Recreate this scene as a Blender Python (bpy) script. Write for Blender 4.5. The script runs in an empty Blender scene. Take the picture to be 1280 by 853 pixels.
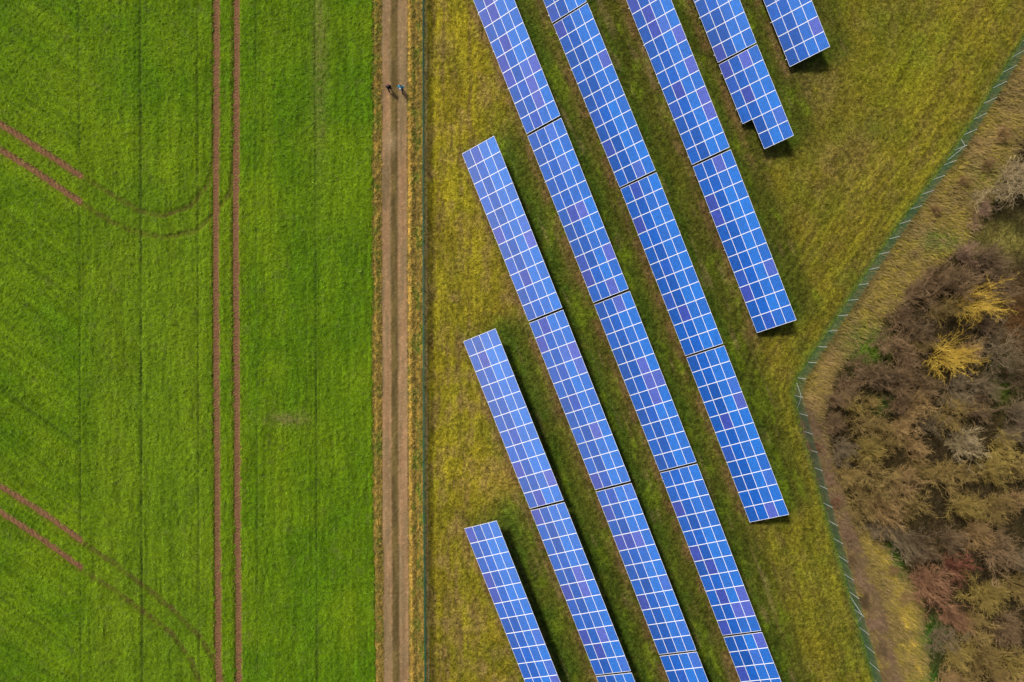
import bpy, math, random
import numpy as np
from mathutils import Vector, Matrix, Euler

# ------------------------------------------------------------------ camera
F_PX, CAM_H = 883.5, 73.31            # focal length in 1280-px pixels, flying height in metres
TX, TY = -0.00136376, -0.0275512      # tiny tilt of the drone camera
scene = bpy.context.scene
C = scene.collection
cam_d = bpy.data.cameras.new('camera'); cam = bpy.data.objects.new('camera', cam_d); C.objects.link(cam)
cam_d.sensor_width = 36.0; cam_d.lens = F_PX/1280*36.0
cam_d.clip_start = 1.0; cam_d.clip_end = 3000
RY = Matrix.Rotation(TY, 4, 'Y'); RX = Matrix.Rotation(TX, 4, 'X')
cam.matrix_world = Matrix.Translation((0, 0, CAM_H)) @ RY @ RX
scene.camera = cam

# ------------------------------------------------------------------ light
SUN_ELEV = 52.0
SUN_VEC = Vector((-0.66, 0.75, 0)).normalized()      # horizontal direction towards the sun
w = bpy.data.worlds.new('World'); scene.world = w; w.use_nodes = True
nt = w.node_tree; bg = nt.nodes['Background']
sky = nt.nodes.new('ShaderNodeTexSky'); sky.sky_type = 'NISHITA'; sky.sun_disc = False
sky.sun_elevation = math.radians(SUN_ELEV)
sky.sun_rotation = math.atan2(SUN_VEC.x, SUN_VEC.y)
sky.dust_density = 4.0; sky.air_density = 1.0
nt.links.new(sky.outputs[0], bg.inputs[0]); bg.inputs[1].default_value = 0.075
# bright patch added to the unseen sky, shaped to lighten the left panels' reflections
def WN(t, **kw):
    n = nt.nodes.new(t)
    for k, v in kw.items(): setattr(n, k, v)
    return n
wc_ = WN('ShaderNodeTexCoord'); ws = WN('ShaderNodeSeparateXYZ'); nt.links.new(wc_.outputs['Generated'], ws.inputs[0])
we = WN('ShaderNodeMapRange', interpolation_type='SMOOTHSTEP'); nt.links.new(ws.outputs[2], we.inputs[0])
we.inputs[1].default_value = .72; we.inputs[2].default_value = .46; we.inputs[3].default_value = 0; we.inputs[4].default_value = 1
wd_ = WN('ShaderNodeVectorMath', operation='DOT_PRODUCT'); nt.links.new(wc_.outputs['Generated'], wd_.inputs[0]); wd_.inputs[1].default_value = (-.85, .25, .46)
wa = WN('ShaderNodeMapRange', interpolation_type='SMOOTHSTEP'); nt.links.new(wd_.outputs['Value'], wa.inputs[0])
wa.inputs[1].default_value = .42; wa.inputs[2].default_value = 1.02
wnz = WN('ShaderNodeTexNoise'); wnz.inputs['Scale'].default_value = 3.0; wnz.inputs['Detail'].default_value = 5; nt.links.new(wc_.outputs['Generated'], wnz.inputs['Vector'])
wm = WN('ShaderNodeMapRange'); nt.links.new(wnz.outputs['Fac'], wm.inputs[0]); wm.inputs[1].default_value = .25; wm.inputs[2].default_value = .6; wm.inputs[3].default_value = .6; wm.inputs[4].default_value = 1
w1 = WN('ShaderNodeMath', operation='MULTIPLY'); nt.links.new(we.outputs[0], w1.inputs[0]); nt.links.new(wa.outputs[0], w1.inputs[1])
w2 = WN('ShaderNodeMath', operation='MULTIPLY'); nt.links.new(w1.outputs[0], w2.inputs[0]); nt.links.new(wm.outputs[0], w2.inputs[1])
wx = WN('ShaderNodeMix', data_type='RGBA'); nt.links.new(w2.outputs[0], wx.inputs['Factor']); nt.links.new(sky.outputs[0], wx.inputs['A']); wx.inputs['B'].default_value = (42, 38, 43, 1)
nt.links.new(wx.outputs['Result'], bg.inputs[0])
sd = bpy.data.lights.new('sun', 'SUN'); sun = bpy.data.objects.new('sun', sd); C.objects.link(sun)
sd.energy = 4.35; sd.angle = math.radians(9.0); sd.color = (1.0, 0.92, 0.78)
e = math.radians(SUN_ELEV)
D = Vector((SUN_VEC.x*math.cos(e), SUN_VEC.y*math.cos(e), math.sin(e)))
sun.rotation_euler = D.to_track_quat('Z', 'Y').to_euler()
sun.location = D*100
vs = scene.view_settings
vs.view_transform = 'Standard'; vs.look = 'None'; vs.gamma = 1; vs.use_curve_mapping = False
vs.exposure = 0.0
scene.render.resolution_x = 1024; scene.render.resolution_y = 682
scene.cycles.max_bounces = 5; scene.cycles.diffuse_bounces = 2

# ------------------------------------------------------------------ pixel <-> ground
def rotmat():
    cx, sx, cy, sy = math.cos(TX), math.sin(TX), math.cos(TY), math.sin(TY)
    Rx = np.array([[1,0,0],[0,cx,-sx],[0,sx,cx]]); Ry = np.array([[cy,0,sy],[0,1,0],[-sy,0,cy]])
    return Ry @ Rx
RM = rotmat()
def ground(px, py, z=0.0):
    d = RM @ np.array([(px-640)/F_PX, -(py-426.5)/F_PX, -1.0])
    t = (z-CAM_H)/d[2]
    return float(d[0]*t), float(d[1]*t)
def to_px(x, y):
    dx, dy, dz = x, y, -CAM_H
    q0 = dx*RM[0,0]+dy*RM[1,0]+dz*RM[2,0]; q1 = dx*RM[0,1]+dy*RM[1,1]+dz*RM[2,1]; q2 = dx*RM[0,2]+dy*RM[1,2]+dz*RM[2,2]
    return 640+F_PX*q0/-q2, 426.5-F_PX*q1/-q2

# ------------------------------------------------------------------ helpers
rng = np.random.default_rng(7)
TAB = rng.random((256, 256))
def vn(u, v, s=0):
    """smooth lattice noise, -1..1"""
    u = np.asarray(u, float)+s*17.31; v = np.asarray(v, float)+s*9.77
    i = np.floor(u).astype(int); j = np.floor(v).astype(int); fu = u-i; fv = v-j
    fu = fu*fu*(3-2*fu); fv = fv*fv*(3-2*fv)
    a = TAB[i&255, j&255]; b = TAB[(i+1)&255, j&255]; c = TAB[i&255, (j+1)&255]; d = TAB[(i+1)&255, (j+1)&255]
    return ((a*(1-fu)+b*fu)*(1-fv)+(c*(1-fu)+d*fu)*fv)*2-1
def fbm(u, v, s=0, n=3):
    r = 0; a = 1; t = 0
    for k in range(n):
        r = r+a*vn(u*2**k, v*2**k, s+k*3); t += a; a *= .55
    return r/t*1.5
def sm(x, a, b):
    t = np.clip((x-a)/(b-a), 0, 1); return t*t*(3-2*t)
def dist_poly(px, py, pts):
    """distance in px and running length along the polyline"""
    best = np.full(px.shape, 1e9); along = np.zeros(px.shape); L = 0
    for (x0, y0), (x1, y1) in zip(pts[:-1], pts[1:]):
        dx, dy = x1-x0, y1-y0; l2 = dx*dx+dy*dy; l = math.sqrt(l2)
        t = np.clip(((px-x0)*dx+(py-y0)*dy)/l2, 0, 1)
        d = np.hypot(px-x0-t*dx, py-y0-t*dy)
        m = d < best; best = np.where(m, d, best); along = np.where(m, L+t*l, along); L += l
    return best, along
def side_poly(px, py, pts):
    """signed: x of point minus x of a y-monotone polyline"""
    ys = np.array([p[1] for p in pts]); xs = np.array([p[0] for p in pts])
    return px-np.interp(py, ys, xs)

def mesh_np(name, V, F, mats=(), smooth=False, colors=None, matidx=None):
    V = np.asarray(V, np.float32); F = np.asarray(F, np.int32); k = F.shape[1]
    me = bpy.data.meshes.new(name)
    me.vertices.add(len(V)); me.vertices.foreach_set('co', V.ravel())
    me.loops.add(F.size); me.loops.foreach_set('vertex_index', F.ravel())
    me.polygons.add(len(F)); me.polygons.foreach_set('loop_start', np.arange(0, F.size, k, dtype=np.int32))
    me.polygons.foreach_set('loop_total', np.full(len(F), k, np.int32))
    me.polygons.foreach_set('use_smooth', np.full(len(F), bool(smooth)))
    if matidx is not None: me.polygons.foreach_set('material_index', np.asarray(matidx, np.int32))
    if colors is not None:
        at = me.color_attributes.new('tint', 'FLOAT_COLOR', 'POINT')
        c = np.ones((len(V), 4), np.float32); c[:, :3] = colors; at.data.foreach_set('color', c.ravel())
    me.update(calc_edges=True); me.validate()
    for m in mats: me.materials.append(m)
    return me
def link(name, me, parent=None, loc=None, rot=None):
    o = bpy.data.objects.new(name, me); C.objects.link(o)
    if parent: o.parent = parent
    if loc is not None: o.location = loc
    if rot is not None: o.rotation_euler = rot
    return o
def tag(o, label=None, cat=None, group=None, kind=None):
    if label: o['label'] = label
    if cat: o['category'] = cat
    if group: o['group'] = group
    if kind: o['kind'] = kind
    return o
class MB:
    """collects quads of boxes / bars"""
    def __init__(s): s.V = []; s.F = []
    def box(s, x0, x1, y0, y1, z0, z1):
        b = len(s.V)
        s.V += [(x0,y0,z0),(x1,y0,z0),(x1,y1,z0),(x0,y1,z0),(x0,y0,z1),(x1,y0,z1),(x1,y1,z1),(x0,y1,z1)]
        s.F += [(b,b+3,b+2,b+1),(b+4,b+5,b+6,b+7),(b,b+1,b+5,b+4),(b+1,b+2,b+6,b+5),(b+2,b+3,b+7,b+6),(b+3,b,b+4,b+7)]
        return s
    def bar(s, p, q, r, n=6, r2=None):
        p = Vector(p); q = Vector(q); d = (q-p).normalized(); r2 = r if r2 is None else r2
        a = d.orthogonal().normalized(); c = d.cross(a); b = len(s.V)
        for (o, rr) in ((p, r), (q, r2)):
            for k in range(n):
                t = 2*math.pi*k/n; s.V.append(tuple(o+(a*math.cos(t)+c*math.sin(t))*rr))
        for k in range(n): s.F.append((b+k, b+(k+1)%n, b+n+(k+1)%n, b+n+k))
        ci = len(s.V); s.V.append(tuple(p)); s.V.append(tuple(q))
        for k in range(0, n, 2):
            s.F.append((ci, b+(k+2)%n, b+(k+1)%n, b+k)); s.F.append((ci+1, b+n+k, b+n+(k+1)%n, b+n+(k+2)%n))
        return s
    def mesh(s, name, mats, **k): return mesh_np(name, s.V, s.F, mats, **k)

def mat(name, col=(.5,.5,.5), rough=.8, metal=0., spec=.3):
    m = bpy.data.materials.new(name); m.use_nodes = True
    b = m.node_tree.nodes['Principled BSDF']
    b.inputs['Base Color'].default_value = (*col, 1); b.inputs['Roughness'].default_value = rough
    b.inputs['Metallic'].default_value = metal; b.inputs['Specular IOR Level'].default_value = spec
    return m
def N(m, typ, **kw):
    n = m.node_tree.nodes.new(typ)
    for k, v in kw.items():
        if k in n.inputs: n.inputs[k].default_value = v
        else: setattr(n, k, v)
    return n
def noise_mat(name, c1, c2, scale, rough=.8, metal=0., bump=0., rnd=0.0, spec=.3):
    m = mat(name, c1, rough, metal, spec); L = m.node_tree.links; b = m.node_tree.nodes['Principled BSDF']
    tc = N(m, 'ShaderNodeTexCoord'); nz = N(m, 'ShaderNodeTexNoise', Scale=scale, Detail=5.0)
    L.new(tc.outputs['Object'], nz.inputs['Vector'])
    rp = N(m, 'ShaderNodeValToRGB'); rp.color_ramp.elements[0].position = .35; rp.color_ramp.elements[1].position = .65
    rp.color_ramp.elements[0].color = (*c1, 1); rp.color_ramp.elements[1].color = (*c2, 1)
    L.new(nz.outputs['Fac'], rp.inputs[0]); out = rp.outputs[0]
    if rnd:
        oi = N(m, 'ShaderNodeObjectInfo'); mr = N(m, 'ShaderNodeMapRange'); mr.inputs[3].default_value = 1-rnd; mr.inputs[4].default_value = 1+rnd
        L.new(oi.outputs['Random'], mr.inputs[0]); hs = N(m, 'ShaderNodeHueSaturation'); L.new(mr.outputs[0], hs.inputs['Value']); L.new(out, hs.inputs['Color']); out = hs.outputs[0]
    L.new(out, b.inputs['Base Color'])
    if bump:
        bp = N(m, 'ShaderNodeBump', Strength=bump, Distance=.02); L.new(nz.outputs['Fac'], bp.inputs['Height']); L.new(bp.outputs[0], b.inputs['Normal'])
    return m
def tint_mat(name, lo, hi, scale, rough=.9, bump=.5, dist=.05, spec=.0, scale2=None):
    """base colour from the 'tint' attribute times a fine noise"""
    m = mat(name, (.5,.5,.5), rough, 0, spec); L = m.node_tree.links; b = m.node_tree.nodes['Principled BSDF']
    at = N(m, 'ShaderNodeAttribute', attribute_name='tint'); tc = N(m, 'ShaderNodeTexCoord')
    nz = N(m, 'ShaderNodeTexNoise', Scale=scale, Detail=3.0, Roughness=.65); L.new(tc.outputs['Object'], nz.inputs['Vector'])
    mr = N(m, 'ShaderNodeMapRange'); mr.inputs[1].default_value = .3; mr.inputs[2].default_value = .7
    mr.inputs[3].default_value = lo; mr.inputs[4].default_value = hi; L.new(nz.outputs['Fac'], mr.inputs[0])
    vm = N(m, 'ShaderNodeVectorMath', operation='SCALE'); L.new(at.outputs['Color'], vm.inputs[0]); L.new(mr.outputs[0], vm.inputs['Scale'])
    L.new(vm.outputs[0], b.inputs['Base Color'])
    if bump:
        bp = N(m, 'ShaderNodeBump', Strength=bump, Distance=dist); L.new(nz.outputs['Fac'], bp.inputs['Height']); L.new(bp.outputs[0], b.inputs['Normal'])
    return m

# ------------------------------------------------------------------ materials
M_crop = tint_mat('crop', .4, 1.7, 13.0, bump=1.0, dist=.15)
M_soil = tint_mat('soil', .6, 1.4, 7.0, bump=.5, dist=.04, rough=1)
M_road = tint_mat('road_gravel', .7, 1.32, 8.0, bump=.3, dist=.03, rough=1)
M_grass = tint_mat('rough_grass', .35, 1.7, 7.0, bump=1.0, dist=.15)
M_blade = tint_mat('blades', .8, 1.2, 3.0, bump=0, spec=.25, rough=.7)
M_frame = mat('anodised_frame', (.74,.76,.79), .35, .0, .4)
M_steel = noise_mat('galvanised_steel', (.35,.36,.37), (.5,.51,.52), 6, .45, .8)
M_fence = mat('green_wire', (.02,.115,.065), .5, 0, .4)
M_fpost = noise_mat('fence_post_steel', (.42,.47,.45), (.6,.64,.62), 4, .5, .3)

# ------------------------------------------------------------------ ground
FENCE_R = [(1352,-62),(1275,56),(1190,193),(1122,283),(1023,432),(996,474),(991.5,490),(1011,563),(1031,636),(1066,756),(1094,853),(1120,950)]
FENCE_L = [(530.5,-60),(530.5,300),(531,600),(533,853),(534,930)]
X0, X1, Y0, Y1, CS = -66.0, 60.0, -45.0, 45.0, 0.125
nx = int((X1-X0)/CS)+1; ny = int((Y1-Y0)/CS)+1
gx, gy = np.meshgrid(np.linspace(X0, X1, nx), np.linspace(Y0, Y1, ny))
px, py = to_px(gx, gy)
def col(*c): return np.array(c, float)
def mixc(a, b, t): return a*(1-t[..., None])+b*t[..., None]

n1 = fbm(gx/6, gy/6, 1); n2 = fbm(gx/1.2, gy/1.2, 2); n3 = vn(gx/.22, gy/.22, 3); n4 = vn(gx/.3+5, gy/.3, 4)
# --- crop
edge_c = 465.5+np.interp(py, [0, 600, 853], [0, 0, 4])+1.2*vn(px/9, py/9, 5)
rad = math.radians(-35)
diag = px < 101
al = np.where(diag, gx*math.cos(rad)+gy*math.sin(rad), gy); ac = np.where(diag, -gx*math.sin(rad)+gy*math.cos(rad), gx)
streak = vn(ac/.14, al/1.6, 6)*.6+vn(ac/.35, al/5, 7)*.5
cropc = np.broadcast_to(col(.072,.152,.004), gx.shape+(3,)).copy()
cropc = mixc(cropc, col(.112,.186,.005), np.clip(.52+.75*n1+.4*vn(ac/1.4, al/25, 8), 0, 1))
light_band = sm(px, 100, 130)*(1-sm(px, 255, 265))*sm(py, 150, 320)
cropc = mixc(cropc, col(.115,.185,.008), light_band*.45)
cropc *= (1+.30*streak+.18*n3+.07*n2)[..., None]
cropc = mixc(cropc, col(.11,.13,.03), np.clip(vn(gx/.5, gy/.7, 9)*1.6-.9, 0, 1)*.5)
patch = np.exp(-((px-360)/22)**2-((py-524)/7)**2)+.6*np.exp(-((px-400)/9)**2-((py-60)/120)**2)
cropc = mixc(cropc, col(.17,.12,.06), np.clip(patch*(n3*.5+.6), 0, .55))
croph = .17+.06*n3+.05*vn(gx/.16, gy/.16, 10)+.03*n2+.03*streak
# thin seams between the drill passes
seam = np.zeros(px.shape)
for sx_, wd, st in ((100.5,.9,.8),(177,1.4,1.0),(248,1.0,.8),(321,.9,.5),(395,1.1,.8),(383,.7,.35),(436,.7,.25)):
    xx = sx_+np.interp(py, [0, 853], [-1, 1.5])
    seam = np.maximum(seam, st*np.exp(-((px-xx)/wd)**2)*(.75+.35*vn(px*0, py/18, int(sx_))))
for (a, b, st) in (((0,484),(100,556),.7),((0,306),(100,378),.45),((0,568),(100,640),.3),((0,100),(60,143),.2),((0,745),(100,817),.35)):
    d, _ = dist_poly(px, py, [a, b]); seam = np.maximum(seam, st*np.exp(-(d/1.1)**2)*(px < 101))
cropc = mixc(cropc, col(.032,.048,.012), np.clip(seam*1.0, 0, .9)); croph -= .15*np.clip(seam, 0, 1)
# faint turning tracks
FADE = [([(100,219),(135,240),(175,264),(205,270),(238,259),(260,232),(267,205)], .8),
        ([(100,253),(140,278),(175,292),(210,297),(245,289),(270,268),(289,240),(293,205)], .8),
        ([(100,676),(145,705),(178,730),(215,760),(250,795),(275,835),(283,860)], .95),
        ([(100,710),(140,735),(178,763),(215,790),(240,825),(252,860)], .95)]
fade = np.zeros(px.shape)
for pts, st in FADE:
    d, alg = dist_poly(px, py, pts)
    lug = .55+.45*np.sign(np.sin(alg*2.1+d*1.0))
    fade = np.maximum(fade, st*(1-sm(d, 2.2, 4.6))*(.45+.45*lug*(vn(px/3, py/3, 12)*.5+.8)))
for cxs in (0,):
    fade *= (px < 302)
cropc = mixc(cropc, col(.080,.050,.022), np.clip(fade*1.25*(.65+.45*vn(gx/.3,gy/.3,70)), 0, .85)); croph -= .16*np.clip(fade*1.2, 0, 1)
# --- tractor wheel tracks (bare soil)
TR = [[(271,-60),(269.5,300),(271,560),(273.2,930)], [(296,-60),(294.5,300),(296,560),(299,930)],
      [(-70,105),(0,156),(50,188),(99.5,220)], [(-70,138),(0,188),(50,219),(99.5,253)],
      [(-70,560),(0,608),(50,639),(100,675)], [(-70,590),(0,640),(50,673),(100,709)]]
trk = np.full(px.shape, 1e9); tra = np.zeros(px.shape)
for pts in TR:
    d, a_ = dist_poly(px, py, pts); m = d < trk; trk = np.where(m, d, trk); tra = np.where(m, a_, tra)
trk = trk+.7*vn(px/3.5, py/3.5, 13)
is_trk = (trk < 4.1)
lugs = np.sin(tra*2.5+np.abs(trk)*1.2)
soilc = mixc(np.broadcast_to(col(.185,.100,.050), gx.shape+(3,)).copy(), col(.085,.046,.024), np.clip(.5+.6*lugs+.4*n3, 0, 1))
soilh = .01+.02*lugs+.025*n3
edge_y = np.exp(-((trk-5.2)/1.1)**2)
cropc = mixc(cropc, col(.16,.16,.02), np.clip(edge_y*(.45+.4*n3), 0, .7))
croph = np.where(trk < 5.2, croph*np.clip((trk-3.2)/2, .2, 1), croph)
# --- verge and road
vergec = np.broadcast_to(col(.17,.125,.03), gx.shape+(3,)).copy()
vergec = mixc(vergec, col(.10,.13,.015), np.clip(.35+.9*vn(gx/.5, gy/1.1, 14), 0, 1))
vergec = mixc(vergec, col(.30,.21,.04), np.clip(.1+vn(gx/.18, gy/.4, 15)*1.3, 0, .9))
rs = np.interp(py, [0, 300, 600, 853], [0, 0, .8, 2.5])                # road drifts slightly
q = px-rs
yellow = (.75+.35*vn(gx*0, gy/3.5, 62))*np.exp(-((q-512.4+.6*vn(gx*0, gy/2.5, 16))/2.0)**2)
vergec = mixc(vergec, col(.46,.29,.06), np.clip(yellow*(.8+.4*n3), 0, .95))
dk = np.exp(-((q-518.5)/1.3)**2)*.5+np.exp(-((q-467)/1.0)**2)*.6+np.exp(-((q-475.0)/.9)**2)*.4
vergec = mixc(vergec, col(.06,.045,.015), np.clip(dk*(.7+.5*vn(gx/.3, gy/1.5, 17)), 0, .8))
vergec *= (1+.3*n3)[..., None]
vergeh = .09+.06*n3+.05*vn(gx/.17, gy/.2, 18)+.10*np.exp(-((q-513)/2.5)**2)+.07*np.exp(-((q-470)/2.5)**2)-.12*dk
jag = .9*vn(px/2.5, py/4, 19)+.6*vn(px/8, py/14, 20)
t1 = np.abs(q-482.6); t2 = np.abs(q-502.6)
is_road = (q > 476.3+jag*.6) & (q < 509.3+jag*.6)
wheel = np.maximum(1-sm(t1+jag*.7, 4.6, 7.0), 1-sm(t2+jag*.7, 4.6, 7.0))
roadc = np.broadcast_to(col(.150,.110,.040), gx.shape+(3,)).copy()*.75
roadc = mixc(roadc, col(.075,.055,.022), np.clip(.4+1.0*vn(gx/.4, gy/1.8, 21), 0, 1))
wc = mixc(np.broadcast_to(col(.225,.140,.072), gx.shape+(3,)).copy(), col(.165,.118,.06), np.clip(.5+fbm(gx/.5, gy/4, 22), 0, 1))
wc *= (1+.13*n3+.16*vn(gx/.22, gy/5, 23)+.10*fbm(gx/1.2, gy/2.2, 24))[..., None]
roadc = mixc(roadc, wc, wheel)
roadc = mixc(roadc, col(.25,.18,.10), np.exp(-((px-487)/10)**2-((py-178)/14)**2)*.6)
peb = (rng.random(gx.shape) < .012)[..., None]
roadc = np.where(peb, roadc*1.5, roadc)
roadh = .03+.05*(1-wheel)*(1+.6*n3)+.012*n3-.03*np.exp(-((t1-5.5)/1.2)**2)*(q < 482)-.03*np.exp(-((t2-5.5)/1.2)**2)*(q < 502)
# --- meadow
phi = math.radians(21.6)
rl = gx*math.sin(phi)-gy*math.cos(phi); rc = gx*math.cos(phi)+gy*math.sin(phi)     # along / across the panel rows
sf = side_poly(px, py, [(-x_, 0) for x_ in ()] or [(p[0], p[1]) for p in FENCE_R])
fd, fa = dist_poly(px, py, FENCE_R); fdir = fd/12.05
mead = np.broadcast_to(col(.150,.125,.012), gx.shape+(3,)).copy()
s_l = vn(gx/.45, gy/7, 30)*.6+vn(gx/.16, gy/1.5, 31)*.5
s_r = vn(fdir/.45, fa/12.05/6, 32)*.6+vn(fdir/.18, fa/12.05/1.6, 33)*.5
s_m = vn(rc/.5, rl/6, 34)*.6+vn(rc/.18, rl/1.2, 35)*.4
wl = 1-sm(px, 585, 640); wr = (1-sm(fd, 90, 190))*(px > 900)
st = s_l*wl+s_r*wr+s_m*np.clip(1-wl-wr, 0, 1)*.6
grn = np.clip(.5+.8*fbm(gx/3.5, gy/5, 36)+.35*st, 0, 1)
mead = mixc(mead, col(.225,.192,.013), grn*np.clip(wl+.10*wr, 0, 1)*.9)
mead = mixc(mead, col(.10,.115,.010), np.clip(.35+.8*fbm(gx/2.2, gy/2.6, 37), 0, 1)*(1-.6*wl)*.8)
mead = mixc(mead, col(.21,.145,.050), np.clip(.15+.7*fbm(gx/1.1, gy/1.6, 38)-.5*st, 0, 1)*(.75-.25*wr))
mead = mixc(mead, col(.30,.19,.07), np.clip(-st*1.1-.35, 0, 1)*wl*.6)
# open field right of the rows: duller, brown, with streaks beside the fence
op = sm(px+.46*py, 1020, 1120)
mead = mixc(mead, col(.135,.125,.016), op*.55*(1-.4*wr))
mead = mixc(mead, col(.18,.165,.012), np.clip(st*.9, 0, 1)*wr*.6*(1-sm(fd, 60, 130)))
for (cx_, cy_, ra, amt, cc) in ((1115,95,38,.5,(.17,.19,.008)),(1150,55,30,.45,(.12,.16,.01)),(1085,160,12,.4,(.08,.13,.01)),(1000,100,35,.55,(.085,.07,.03)),
        (1060,200,40,.25,(.19,.13,.05)),(1010,440,18,.5,(.075,.12,.012)),(1055,345,16,.4,(.08,.12,.012)),(1070,815,30,.35,(.075,.12,.01)),
        (690,505,16,.5,(.20,.14,.075)),(885,800,15,.6,(.22,.15,.08)),(800,600,14,.5,(.24,.15,.09)),(930,680,30,.3,(.17,.13,.03)),(1035,730,40,.4,(.12,.14,.012)),
        (1092,22,22,.4,(.10,.14,.01)),(625,600,25,.3,(.24,.15,.05)),(555,60,14,.3,(.2,.13,.06)),(950,190,22,.35,(.17,.12,.06)),(1040,60,26,.3,(.07,.075,.02))):
    mead = mixc(mead, col(*cc), np.clip(np.exp(-((px-cx_)**2+(py-cy_)**2)/ra**2)*(1+.7*n2), 0, 1)*amt)
# lanes between the rows: darker and greener than the open grass; bare brown strip along each drip edge
ROWC = []
TABLES = [
('R0a',11,-2.893,-19.318,-0.0019,1.6650),('R1a',11,-3.001,-0.141,0.0013,1.6809),('R1b',11,3.910,-17.523,-0.0024,1.6601),
('R1c',11,10.656,-34.674,-0.0064,1.6650),('R2a',11,-3.139,19.076,0.0021,1.6770),('R2b',11,3.768,1.738,-0.0006,1.6792),
('R2c',11,10.634,-15.637,-0.0054,1.6445),('R2d',11,17.251,-32.659,-0.0045,1.6650),('R3a',11,-3.309,38.148,0.0035,1.6650),
('R3b',11,3.574,20.929,0.0010,1.6716),('R3c',11,10.459,3.636,-0.0020,1.6782),('R3d',11,17.286,-13.723,-0.0082,1.6441),
('R3e',11,23.891,-30.779,-0.0014,1.6650),('R4a',11,-0.613,49.601,-0.0004,1.6650),('R4b',11,6.233,32.403,0.0128,1.6398),
('R4c',11,13.163,15.559,-0.0025,1.6802),('R4d',11,20.013,-1.819,-0.0069,1.6657),('R5z',11,6.985,52.320,0.0030,1.6650),
('R5a',11,13.750,35.090,0.0060,1.6650),('R5b',11,20.672,17.910,-0.0043,1.6765),('R6a',11,16.543,45.697,0.0007,1.6650),
('R6b',6,23.380,28.468,0.0118,1.6499),('R7a',11,23.949,45.300,0.0076,1.6650)]
PHI0 = 0.376827719; BETA = math.radians(29.097); WD = 4.04389
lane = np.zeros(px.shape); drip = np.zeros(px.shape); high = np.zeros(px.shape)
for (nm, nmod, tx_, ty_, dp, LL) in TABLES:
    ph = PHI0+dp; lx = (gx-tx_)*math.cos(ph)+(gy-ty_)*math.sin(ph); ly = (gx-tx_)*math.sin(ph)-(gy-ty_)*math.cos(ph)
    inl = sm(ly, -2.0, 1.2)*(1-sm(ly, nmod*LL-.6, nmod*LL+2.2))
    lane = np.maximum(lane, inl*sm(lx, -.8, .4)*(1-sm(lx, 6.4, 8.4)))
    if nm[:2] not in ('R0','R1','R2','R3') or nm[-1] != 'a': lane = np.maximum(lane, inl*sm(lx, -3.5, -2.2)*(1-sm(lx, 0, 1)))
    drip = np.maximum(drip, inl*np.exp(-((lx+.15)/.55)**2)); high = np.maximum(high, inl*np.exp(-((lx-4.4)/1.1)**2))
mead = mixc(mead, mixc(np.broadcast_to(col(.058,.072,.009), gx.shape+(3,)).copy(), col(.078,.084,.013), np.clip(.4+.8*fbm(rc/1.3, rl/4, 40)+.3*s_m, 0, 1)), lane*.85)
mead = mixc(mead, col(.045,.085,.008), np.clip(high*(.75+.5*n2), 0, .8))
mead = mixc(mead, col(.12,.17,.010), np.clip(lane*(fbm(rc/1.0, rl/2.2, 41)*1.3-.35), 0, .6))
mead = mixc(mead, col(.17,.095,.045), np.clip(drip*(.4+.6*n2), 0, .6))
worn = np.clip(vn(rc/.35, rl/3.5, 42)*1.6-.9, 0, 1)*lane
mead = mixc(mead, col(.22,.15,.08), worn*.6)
mead *= (1+.38*n3+.34*st+.16*n4)[..., None]
mead *= (1-.12*np.clip(sm(px, 640, 760), 0, 1))[..., None]
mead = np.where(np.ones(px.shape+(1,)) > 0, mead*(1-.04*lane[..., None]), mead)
meadh = .06+.045*n3+.05*vn(gx/.18, gy/.18, 43)*(.5+.5*grn)+.035*st+.03*n2
# --- ground beyond the right fence
thk = np.broadcast_to(col(.135,.105,.025), gx.shape+(3,)).copy()
outd = sf
gn = fbm(gx/1.6, gy/1.6, 50)
thk = mixc(thk, col(.20,.165,.02), np.clip(.4+gn, 0, 1))
thk = mixc(thk, col(.21,.135,.06), np.clip(.0+1.2*vn(fdir/1.2, fa/12/3, 51), 0, 1)*.6*(1-sm(outd, 40, 110)))
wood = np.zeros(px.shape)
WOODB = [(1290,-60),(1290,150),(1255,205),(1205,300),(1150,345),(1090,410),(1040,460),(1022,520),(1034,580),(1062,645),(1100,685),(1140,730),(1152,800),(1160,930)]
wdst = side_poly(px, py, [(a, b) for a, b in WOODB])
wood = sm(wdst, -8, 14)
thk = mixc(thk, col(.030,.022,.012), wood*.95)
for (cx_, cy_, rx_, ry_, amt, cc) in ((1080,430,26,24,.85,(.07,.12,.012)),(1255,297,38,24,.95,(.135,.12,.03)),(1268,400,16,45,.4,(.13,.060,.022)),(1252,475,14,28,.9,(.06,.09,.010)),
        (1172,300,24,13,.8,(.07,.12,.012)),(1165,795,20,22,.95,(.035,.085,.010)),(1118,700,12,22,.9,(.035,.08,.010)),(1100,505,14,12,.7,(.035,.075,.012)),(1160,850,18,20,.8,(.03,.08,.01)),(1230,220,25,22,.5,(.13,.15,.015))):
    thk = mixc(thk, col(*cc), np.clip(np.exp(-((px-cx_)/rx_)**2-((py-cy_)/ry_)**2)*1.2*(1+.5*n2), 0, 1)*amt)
ystrip, _ = dist_poly(px, py, [(1075,650),(1100,690),(1120,740),(1138,800),(1152,860),(1160,930)])
thk = mixc(thk, col(.36,.27,.03), np.clip(np.exp(-(ystrip/7)**2)*(.35+.6*vn(gx/.4, gy/1.0, 53)), 0, .9)*sm(py, 650, 720))
pstrip, _ = dist_poly(px, py, [(1008,520),(1030,590),(1052,655),(1085,745),(1112,840),(1135,930)])
thk = mixc(thk, col(.11,.070,.042), np.clip(np.exp(-((pstrip-2)/5.5)**2)*(.5+1.1*n2), 0, .9)*sm(py, 480, 530))
thk *= (1+.32*n3+.15*n4)[..., None]
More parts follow.
